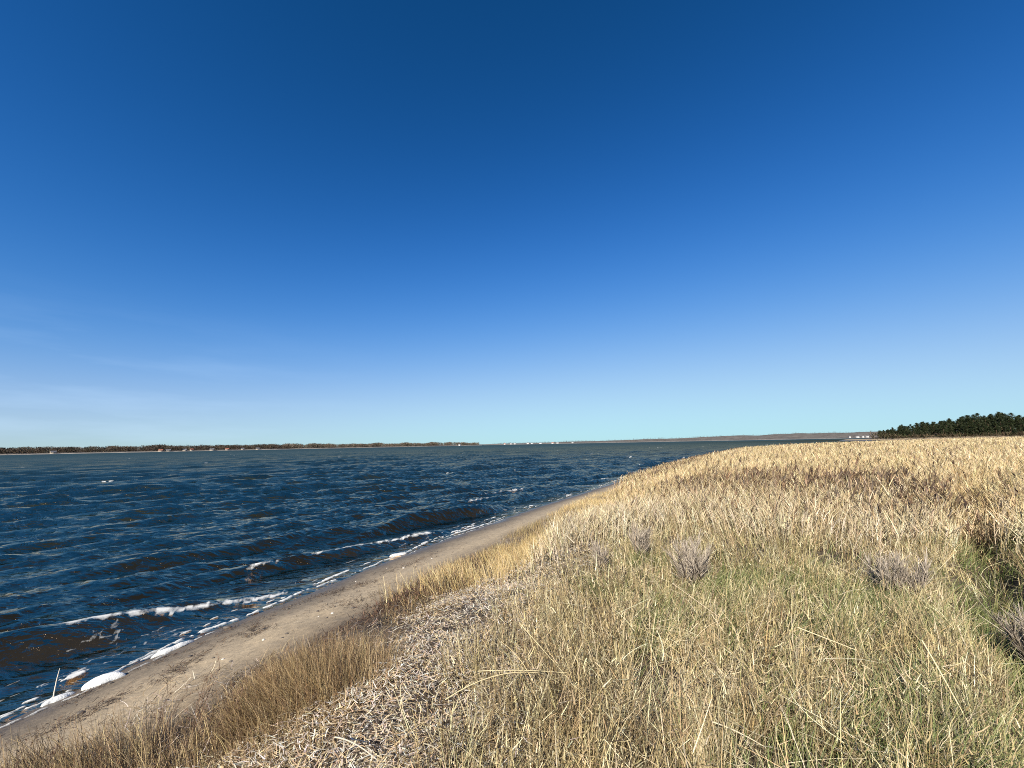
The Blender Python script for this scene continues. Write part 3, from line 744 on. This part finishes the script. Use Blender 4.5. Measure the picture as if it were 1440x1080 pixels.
# the pale stalk standing in the foam
P = Pile(); add_tube(P, [(0, 0, -.06), (.004, .003, .1), (.01, .005, .22), (.022, .01, .34)], [.007, .006, .005, .003], (.66, .6, .5))
o = P.build('reed_stalk', M_twig); o.location = (-5.27, 4.98, max(gz(-5.27, 4.98), .0))
tag(o, 'pale broken reed stalk standing upright in the shore foam', 'stalk')

# grey twiggy shrubs standing in the grass
def shrub(x, y, h, w, seed, label, nst=16):
    r_ = np.random.default_rng(seed)
    root = empty('grey_shrub', (x, y, gz(x, y) - .02))
    tag(root, label, 'shrub', 'bare grey shrubs in the grass')
    st = Pile(); tw = Pile()
    for k in range(nst):
        a_ = r_.uniform(0, 6.28); out_ = w * r_.uniform(.15, .6); hh = h * r_.uniform(.65, 1.0)
        pts = [(.05 * math.cos(a_), .05 * math.sin(a_), 0)]
        for t in (.25, .5, .75, 1):
            k2 = t ** .8
            pts.append((out_ * k2 * math.cos(a_) + r_.normal(0, .02), out_ * k2 * math.sin(a_) + r_.normal(0, .02), hh * t))
        add_tube(st, pts, [.014, .011, .008, .005, .003], np.array((.045, .033, .028)) * r_.uniform(.7, 1.4))
        P_ = np.array(pts); q = 80
        t = r_.uniform(1.2, 4, q); i = np.minimum(t.astype(int), 3); f = (t - i)[:, None]
        base = P_[i] * (1 - f) + P_[i + 1] * f
        c = np.array([(.34, .285, .22), (.24, .195, .15), (.44, .375, .30)])[r_.integers(0, 3, q)] * r_.uniform(.75, 1.2, (q, 1))
        az = a_ + r_.normal(0, 1.2, q)
        tw.rib(base, r_.uniform(.06, .2, q), r_.uniform(.004, .008, q), az, r_.uniform(.1, .9, q), r_.uniform(-.4, .5, q), r_.uniform(0, 3.14, q), 3, c, taper=.4)
    st.build('stems', M_twig, root); tw.build('twigs', M_twig, root)
shrub(1.98, 4.72, .62, .44, 1, 'largest bare grey shrub, dark stems fanning up in the middle of the grass')
shrub(1.78, 5.95, .46, .30, 2, 'smaller grey shrub left behind the largest shrub, by the reed bed', 12)
shrub(3.85, 4.35, .46, .46, 3, 'wide pale grey shrub beside the dark rut on the right')
shrub(4.12, 3.42, .50, .40, 4, 'grey shrub at the right border, across the dark rut', 14)
shrub(1.12, 5.45, .34, .16, 5, 'narrow dark little shrub between the litter band and the reeds', 6)

# withered weeds with branching seed heads on the bank lip
def weed(x, y, h, seed, lean, label):
    r_ = np.random.default_rng(seed)
    root = empty('withered_weed', (x, y, gz(x, y) - .02))
    tag(root, label, 'weed', 'withered weeds on the bank lip')
    st = Pile()
    for k in range(r_.integers(2, 5)):
        a_ = lean + r_.normal(0, .7); l = h * r_.uniform(.6, 1.05); tl = r_.uniform(.1, .65)
        pts = [np.array((r_.normal(0, .03), r_.normal(0, .03), 0))]
        for i in range(6):
            tl += r_.normal(.05, .07); pts.append(pts[-1] + l / 6 * np.array((math.sin(tl) * math.cos(a_), math.sin(tl) * math.sin(a_), math.cos(tl))))
        col = np.array((.11, .065, .04)) * r_.uniform(.8, 1.5)
        add_tube(st, pts, np.linspace(.0042, .0016, 7), col, 4)
        for i in range(2, 7):
            for s_ in range(2):
                b_ = a_ + r_.uniform(-1.6, 1.6); ll = l * r_.uniform(.1, .26); t2 = r_.uniform(.3, 1.1)
                e_ = pts[i] + ll * np.array((math.sin(t2) * math.cos(b_), math.sin(t2) * math.sin(b_), math.cos(t2)))
                add_tube(st, [pts[i], (pts[i] + e_) / 2 + (0, 0, .006), e_], [.0018, .0015, .001], col, 3)
                q = 5
                st.rib(e_ + r_.normal(0, .006, (q, 3)), r_.uniform(.01, .028, q), r_.uniform(.004, .008, q), r_.uniform(0, 6.28, q), r_.uniform(0, 1.5, q), r_.uniform(0, 1, q), r_.uniform(0, 3.14, q), 2, np.tile(col * 1.2, (q, 1)))

    st.build('stalks', M_twig, root)
for i, (x_, y_, h_, ln, lb) in enumerate([
        (-2.92, 3.55, .46, 1.3, 'withered brown weed over the bare sand, left of the tallest'),
        (-2.55, 3.50, .56, 1.2, 'tallest withered brown weed over the bare sand'),
        (-2.28, 3.30, .40, 1.0, 'short upright withered weed between the sand and the brown tuft'),
        (-2.28, 3.98, .34, 2.0, 'forked dark weed rising from the brown tuft over the sand'),
        (-1.70, 4.20, .34, 2.3, 'thin weed leaning seaward behind the brown tuft'),
        (-3.30, 2.95, .46, 1.7, 'bushy dark weed at the left border below the foam'),
        (-2.95, 2.95, .36, .4, 'low reddish weed leaning inland at the lower left'),
        (-1.15, 6.0, .35, 2.4, 'thin weed at the seaward edge of the golden grass')]):
    weed(x_, y_, h_, 31 + i, ln, lb)

# single fallen stalks big enough to pick out
def stalk(p0, p1, sag, rad, col, label):
    p0, p1 = np.array(p0, float), np.array(p1, float)
    pts = [p0 * (1 - t) + p1 * t + np.array((0, 0, sag * 4 * t * (1 - t))) for t in np.linspace(0, 1, 9)]
    P = Pile(); add_tube(P, pts, np.linspace(rad, rad * .6, 9), col, 6)
    tag(P.build('fallen_stalk', M_twig), label, 'stalk', 'single fallen reed stalks')
def G(x, y, h): return (x, y, gz(x, y) + h)
stalk(G(-1.12, 2.72, .12), G(-.72, 2.28, .16), .02, .0045, (.54, .47, .36), 'straight pale stalk lying across the grey litter at the bottom')
stalk(G(-.42, 2.55, .25), G(.12, 2.62, .32), .05, .003, (.5, .41, .23), 'arched straw stalk over the dark hollow at the bottom centre')
stalk(G(.02, 3.15, .42), G(.42, 2.72, .14), .0, .003, (.5, .42, .24), 'long slanting stalk running down to the right near the centre')
stalk(G(-.25, 2.75, .30), G(.32, 2.78, .26), .01, .003, (.5, .42, .24), 'level pale stalk lying across the dark grass near the centre')
stalk(G(2.45, 2.62, .48), G(2.38, 2.22, .0), .02, .0038, (.64, .53, .3), 'tall stalk standing beside the rut at the lower right')
stalk(G(1.02, 2.35, .22), G(1.22, 2.22, .18), .01, .004, (.5, .42, .28), 'short pale stalk lying at the bottom edge right of centre')
stalk(G(2.02, 3.1, .38), G(2.3, 2.95, .30), .0, .0042, (.54, .45, .27), 'thick bent stalk lying over the tall grass left of the rut')

# ------------------------------------------------------------------ pine wood on the headland
M_bark = mat_simple('pine_bark', (.12, .075, .05), .9, 3)
def pine_meshes(seed, h):
    r_ = np.random.default_rng(seed)
    P = Pile(); add_tube(P, [(0, 0, -.5), (.1, 0, h * .4), (r_.normal(0, .3), r_.normal(0, .3), h * .95)], [.24, .18, .05], (.1, .07, .05), 6)
    t = P.build('trunk', M_bark)
    C = Pile()
    lev = np.linspace(.06, 1.0, 16)
    for k, f in enumerate(lev):
        wr = h * .34 * (1 - (max(f - .45, 0) / .58) ** 1.6) * r_.uniform(.75, 1.2)
        for b_ in range(r_.integers(4, 7)):
            a_ = r_.uniform(0, 6.28); l = wr * r_.uniform(.55, 1.1)
            q = 26
            tt = r_.uniform(.25, 1, q)
            base = np.stack([tt * l * math.cos(a_), tt * l * math.sin(a_), f * h + tt * l * r_.uniform(-.05, .3) + 0 * tt], 1) + r_.normal(0, .28, (q, 3)) * np.array([1, 1, .5])
            c = np.array([(.020, .032, .012), (.032, .044, .016), (.013, .022, .009), (.046, .050, .02)])[r_.integers(0, 4, q)] * r_.uniform(.7, 1.3)
            C.rib(base, r_.uniform(.35, .8, q), r_.uniform(.2, .42, q), a_ + r_.normal(0, .9, q), r_.uniform(.4, 1.5, q), r_.uniform(-.3, .4, q), r_.uniform(0, 3.14, q), 1, c, taper=.2)
    c = C.build('crown', M_leaf)
    return t, c
protos = [pine_meshes(300 + i, h) for i, h in enumerate((8.5, 10, 11, 9.2, 7.5, 11.5))]
def pine(x, y, s, k, label, group='pines of the headland wood'):
    root = empty('pine_tree', (x, y, gz(x, y)), rp.uniform(0, 6.28), s)
    tag(root, label, 'tree', group)
    for src in protos[k]:
        c = src.copy(); COL.objects.link(c); c.parent = root
    return root
BASE = 'dark green pine packed among the other pines of the headland wood'
n_p = 0
tries = 0
spots = []
while n_p < 288 and tries < 20000:
    tries += 1
    b_ = math.radians(rp.uniform(42.3, 57.5)); r_ = rp.uniform(492, 575)
    x_, y_ = r_ * math.sin(b_), r_ * math.cos(b_)
    dd = float(shore(np.array([x_]), np.array([y_]))[0][0])
    deg = math.degrees(b_)
    tip = 4 < dd < 12 and n_p < 40
    if (dd < 12 and not tip) or r_ < (496 if tip else 500) + 4 * math.sin(deg * 3): continue
    if any((x_ - p) ** 2 + (y_ - q) ** 2 < 3.2 ** 2 for p, q in spots): continue
    spots.append((x_, y_))
    grow = (.5 if tip else 1) * (.52 + .58 * min(max((deg - 42.0) / 7, 0), 1))
    pine(x_, y_, grow * rp.uniform(.84, 1.14), rp.randrange(6), BASE)
    n_p += 1
for t_, c_ in protos:
    bpy.data.objects.remove(t_); bpy.data.objects.remove(c_)

# brown scrub under the pines and at the point
P = Pile()
n = 9000
b_ = np.radians(U(41.6, 68, n)); r_ = U(478, 520, n)
x = r_ * np.sin(b_); y = r_ * np.cos(b_)
d = shore(x, y)[0]; k = (d > 4) & (d < 60); x, y, d = x[k], y[k], d[k]; n = len(x)
z = terrain(x, y, d)
pt = ss(44.2, 42.2, np.degrees(np.arctan2(x, y)))
P.rib(np.stack([x, y, z + U(0, 1.1, n) * (1 + 2.0 * pt + 1.6 * ss(20, 6, d))], 1), U(.6, 1.7, n) * (1 + 1.0 * pt + 1.3 * ss(20, 6, d)), U(.25, .7, n), U(0, 6.28, n), U(.2, 1.2, n), U(0, .4, n), U(0, 3.14, n), 1, pal([(.07, .052, .034), (.11, .082, .048), (.045, .037, .025), (.05, .052, .026)], n))
tag(P.build('undergrowth', M_far), 'low brown scrub along the foot of the pine wood', 'scrub', kind='stuff')

# ------------------------------------------------------------------ far shores
M_shore = mat_simple('far_field', (.115, .10, .082), .95, .02)
M_sandfar = mat_simple('far_sand', (.27, .24, .20), .95, .05)
def far_land(name, b0, b1, dist, base_h, hill, depth, label, seed, sand=True):
    """a strip of land that starts at a given distance: beach, then rising ground"""
    nb = 260; nr = 12
    bb = np.linspace(b0, b1, nb); tt = np.linspace(0, 1, nr)
    Bg, Tg = np.meshgrid(np.radians(bb), tt, indexing='ij')
    dd = np.interp(np.degrees(Bg), *dist)
    Rg = dd + Tg * depth
    h = np.interp(np.degrees(Bg), *hill)
    Zg = -1 + (base_h + 1) * ss(0, .06, Tg) + h * ss(.08, .85, Tg) * (.75 + .5 * fbm(np.degrees(Bg) * .35, Tg * 2, seed, 3))
    Xg = Rg * np.sin(Bg); Yg = Rg * np.cos(Bg)
    i = np.arange(Xg.size).reshape(Xg.shape)
    F = np.stack([i[:-1, :-1], i[1:, :-1], i[1:, 1:], i[:-1, 1:]], -1).reshape(-1, 4)
    o = mesh_obj(name, np.stack([Xg.ravel(), Yg.ravel(), Zg.ravel()], 1), F, M_shore, smooth=True)
    tag(o, label, 'land', kind='structure')
    # strip of sand along the water
    s1 = np.stack([np.stack([(dd[:, 0] - 3) * np.sin(Bg[:, 0]), (dd[:, 0] - 3) * np.cos(Bg[:, 0]), 0 * dd[:, 0] - .5], 1),
                   np.stack([(dd[:, 0] + .012 * dd[:, 0]) * np.sin(Bg[:, 0]), (dd[:, 0] + .012 * dd[:, 0]) * np.cos(Bg[:, 0]), 0 * dd[:, 0] + base_h * .9], 1)], 1)
    i = np.arange(nb * 2).reshape(nb, 2)
    F2 = np.stack([i[:-1, 0], i[1:, 0], i[1:, 1], i[:-1, 1]], -1)
    if sand:
        tag(mesh_obj('far_beach', s1.reshape(-1, 3), F2, M_sandfar), 'thin pale beach line below ' + label.split(' rising')[0], 'beach', kind='structure')
    def at(deg, t):
        rr = np.interp(deg, *dist) + t * depth; bb_ = np.radians(deg); hh = np.interp(deg, *hill)
        zz = -1 + (base_h + 1) * ss(0, .06, t) + hh * ss(.08, .85, t) * (.75 + .5 * fbm(np.asarray(deg) * .35, t * 2, seed, 3))
        return rr * np.sin(bb_), rr * np.cos(bb_), zz
    return at

def wood(name, at, b0, b1, n, t0, t1, th, cols, label, gap=.0, seed=0, q=34):
    """bare broadleaf wood: every tree a fan of twig sprays, all one mass at this distance"""
    deg = U(b0, b1, n); t = U(t0, t1, n)
    k = fbm(deg * 1.1, t * 3, seed, 3) > gap; deg, t = deg[k], t[k]; n = len(deg)
    x, y, z = at(deg, t)
    hgt = th * U(.65, 1.15, n) * (.7 + .6 * fbm(deg * .8, t * 0, seed + 5, 3))
    wdt = hgt * U(.35, .55, n)
    tc_ = pal(cols, n, jit=.2)
    P = Pile()
    a_ = U(0, 6.28, (n, q)); rr = np.sqrt(U(0, 1, (n, q))); hh = U(.12, .95, (n, q))
    prof = np.sqrt(np.clip(1 - ((hh - .55) / .5) ** 2, .05, 1))
    bx = x[:, None] + wdt[:, None] * rr * prof * np.cos(a_); by = y[:, None] + wdt[:, None] * rr * prof * np.sin(a_)
    bz = z[:, None] + hgt[:, None] * hh - .5
    N_ = n * q
    P.rib(np.stack([bx.ravel(), by.ravel(), bz.ravel()], 1), np.repeat(hgt, q) * U(.12, .26, N_), np.repeat(hgt, q) * U(.05, .12, N_), a_.ravel(), U(.1, 1.1, N_), U(-.2, .3, N_), U(0, 3.14, N_), 1, np.repeat(tc_, q, 0) * U(.7, 1.3, N_)[:, None], taper=.1)
    tag(P.build(name, M_far), label, 'trees', kind='stuff')

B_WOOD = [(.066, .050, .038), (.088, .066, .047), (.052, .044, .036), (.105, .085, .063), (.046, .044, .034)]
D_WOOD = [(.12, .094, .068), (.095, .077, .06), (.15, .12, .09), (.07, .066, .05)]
left_dist = ([-75, -52, -40, -25, -12, -4.4], [1350, 1400, 1500, 1750, 2100, 2500])
at_l = far_land('far_shore', -75, -4.4, left_dist, 2.0, ([-75, -52, -44, -36, -30, -20, -4.4], [5, 3, 6, 9, 8, 4, 3]), 420, 'low wooded shore across the water on the left rising to bare trees', 401)
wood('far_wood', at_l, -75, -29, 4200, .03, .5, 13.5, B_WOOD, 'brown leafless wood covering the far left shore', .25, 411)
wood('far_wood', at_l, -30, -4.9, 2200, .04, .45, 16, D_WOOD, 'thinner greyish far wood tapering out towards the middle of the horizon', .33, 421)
mid_dist = ([-4.2, 5, 20, 34, 50, 60], [3700, 3800, 3900, 4000, 4200, 4400])
at_m = far_land('far_hills', -4.2, 60, mid_dist, 3.0, ([-4.2, 0, 6, 12, 20, 28, 36, 42, 60], [2, 9, 13, 20, 29, 44, 52, 48, 40]), 900, 'distant low hills across the bay right of centre rising to the right', 431)
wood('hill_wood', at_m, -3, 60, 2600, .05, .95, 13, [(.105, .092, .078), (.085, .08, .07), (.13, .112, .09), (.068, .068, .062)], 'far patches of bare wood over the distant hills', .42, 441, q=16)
back_dist = ([-16, 0, 10], [5600, 5600, 5600])
far_land('far_coast', -16, 10, back_dist, 3.0, ([-16, -8, -4, -1, 10], [8, 9, 7, 12, 12]), 700, 'faintest far coast closing the gap in the horizon', 451, sand=False)

# ------------------------------------------------------------------ far houses
M_wht = mat_simple('white_wall', (.55, .535, .51), .8, .3, .08)
M_crm = mat_simple('cream_wall', (.36, .31, .25), .8, .3, .1)
M_red = mat_simple('red_tile', (.30, .12, .08), .8, .5, .2)
M_slate = mat_simple('slate_roof', (.14, .14, .15), .7, .5, .2)
def house(at, deg, t, L_, W_, H_, wall, roof, label, group):
    x, y, z = (float(v) for v in at(np.array(deg), np.array(t)))
    root = empty('house', (x, y, z), -math.radians(deg) + rp.uniform(-.4, .4))
    tag(root, label, 'house', group)
    a, b_ = L_ / 2, W_ / 2; rh = W_ * .45
    V = [(-a, -b_, -2), (a, -b_, -2), (a, b_, -2), (-a, b_, -2), (-a, -b_, H_), (a, -b_, H_), (a, b_, H_), (-a, b_, H_)]
    mesh_obj('wall', np.array(V), np.array([(0, 1, 5, 4), (1, 2, 6, 5), (2, 3, 7, 6), (3, 0, 4, 7)]), wall, root)
    e_ = .5
    V = [(-a - e_, -b_ - e_, H_ - .2), (a + e_, -b_ - e_, H_ - .2), (a + e_, b_ + e_, H_ - .2), (-a - e_, b_ + e_, H_ - .2), (-a - e_, 0, H_ + rh), (a + e_, 0, H_ + rh)]
    mesh_obj('roof', np.array(V), np.array([(0, 1, 5, 4), (2, 3, 4, 5), (3, 0, 4, 4), (1, 2, 5, 5), (0, 3, 2, 1)])[[0, 1, 4]], roof, root)
    g_ = mesh_obj('gable', np.array([(-a, -b_, H_ - .2), (-a, b_, H_ - .2), (-a, 0, H_ + rh - .3), (a, -b_, H_ - .2), (a, b_, H_ - .2), (a, 0, H_ + rh - .3)]), np.array([(1, 0, 2), (3, 4, 5)]), wall, root)
hl = 'houses on the far left shore'; hm_ = 'white houses of the village in mid horizon'; hr_ = 'white houses below the distant hills'
for i, (deg, t, L_, wl, rf) in enumerate([(-48.8, .03, 11, M_crm, M_slate), (-41.2, .03, 12, M_crm, M_red), (-40.6, .03, 15, M_crm, M_slate), (-39.2, .03, 11, M_crm, M_slate), (-38.6, .03, 9, M_crm, M_red), (-36.8, .03, 14, M_crm, M_slate), (-35.4, .03, 12, M_crm, M_red), (-33.9, .03, 10, M_crm, M_slate), (-32.4, .03, 12, M_crm, M_slate)]):
    house(at_l, deg, t, L_ * .8, 8, 3.6, wl, rf, ('white' if wl is M_wht else 'cream') + (' red roofed' if rf is M_red else ' dark roofed') + ' house by the water below the brown far wood', hl + ', ' + ('white' if wl is M_wht else 'cream') + (' red roofed' if rf is M_red else ' dark roofed'))
for i, deg in enumerate((-1.2, -.3, .25, 2.1, 2.7, 3.9, 5.6, 6.3, 8.4)):
    house(at_m, deg, .05 + .012 * (i % 3), rp.uniform(14, 24), 11, 6.5, M_wht, M_slate if i % 3 else M_red, 'white ' + ('dark' if i % 3 else 'red') + ' roofed house in the row on the middle horizon', hm_ + (', dark roofed' if i % 3 else ', red roofed'))
for i, (deg, L_) in enumerate(((40.55, 22), (41.0, 14), (41.35, 19), (39.9, 12))):
    house(at_m, deg, .12 + .01 * i, L_, 14, 9, M_wht, M_slate, 'white house standing below the distant hills next to the pine headland', hr_)
house(at_l, -7.6, .03, 12, 9, 6, M_wht, M_slate, 'lone white house on the thinning end of the far shore', hl)
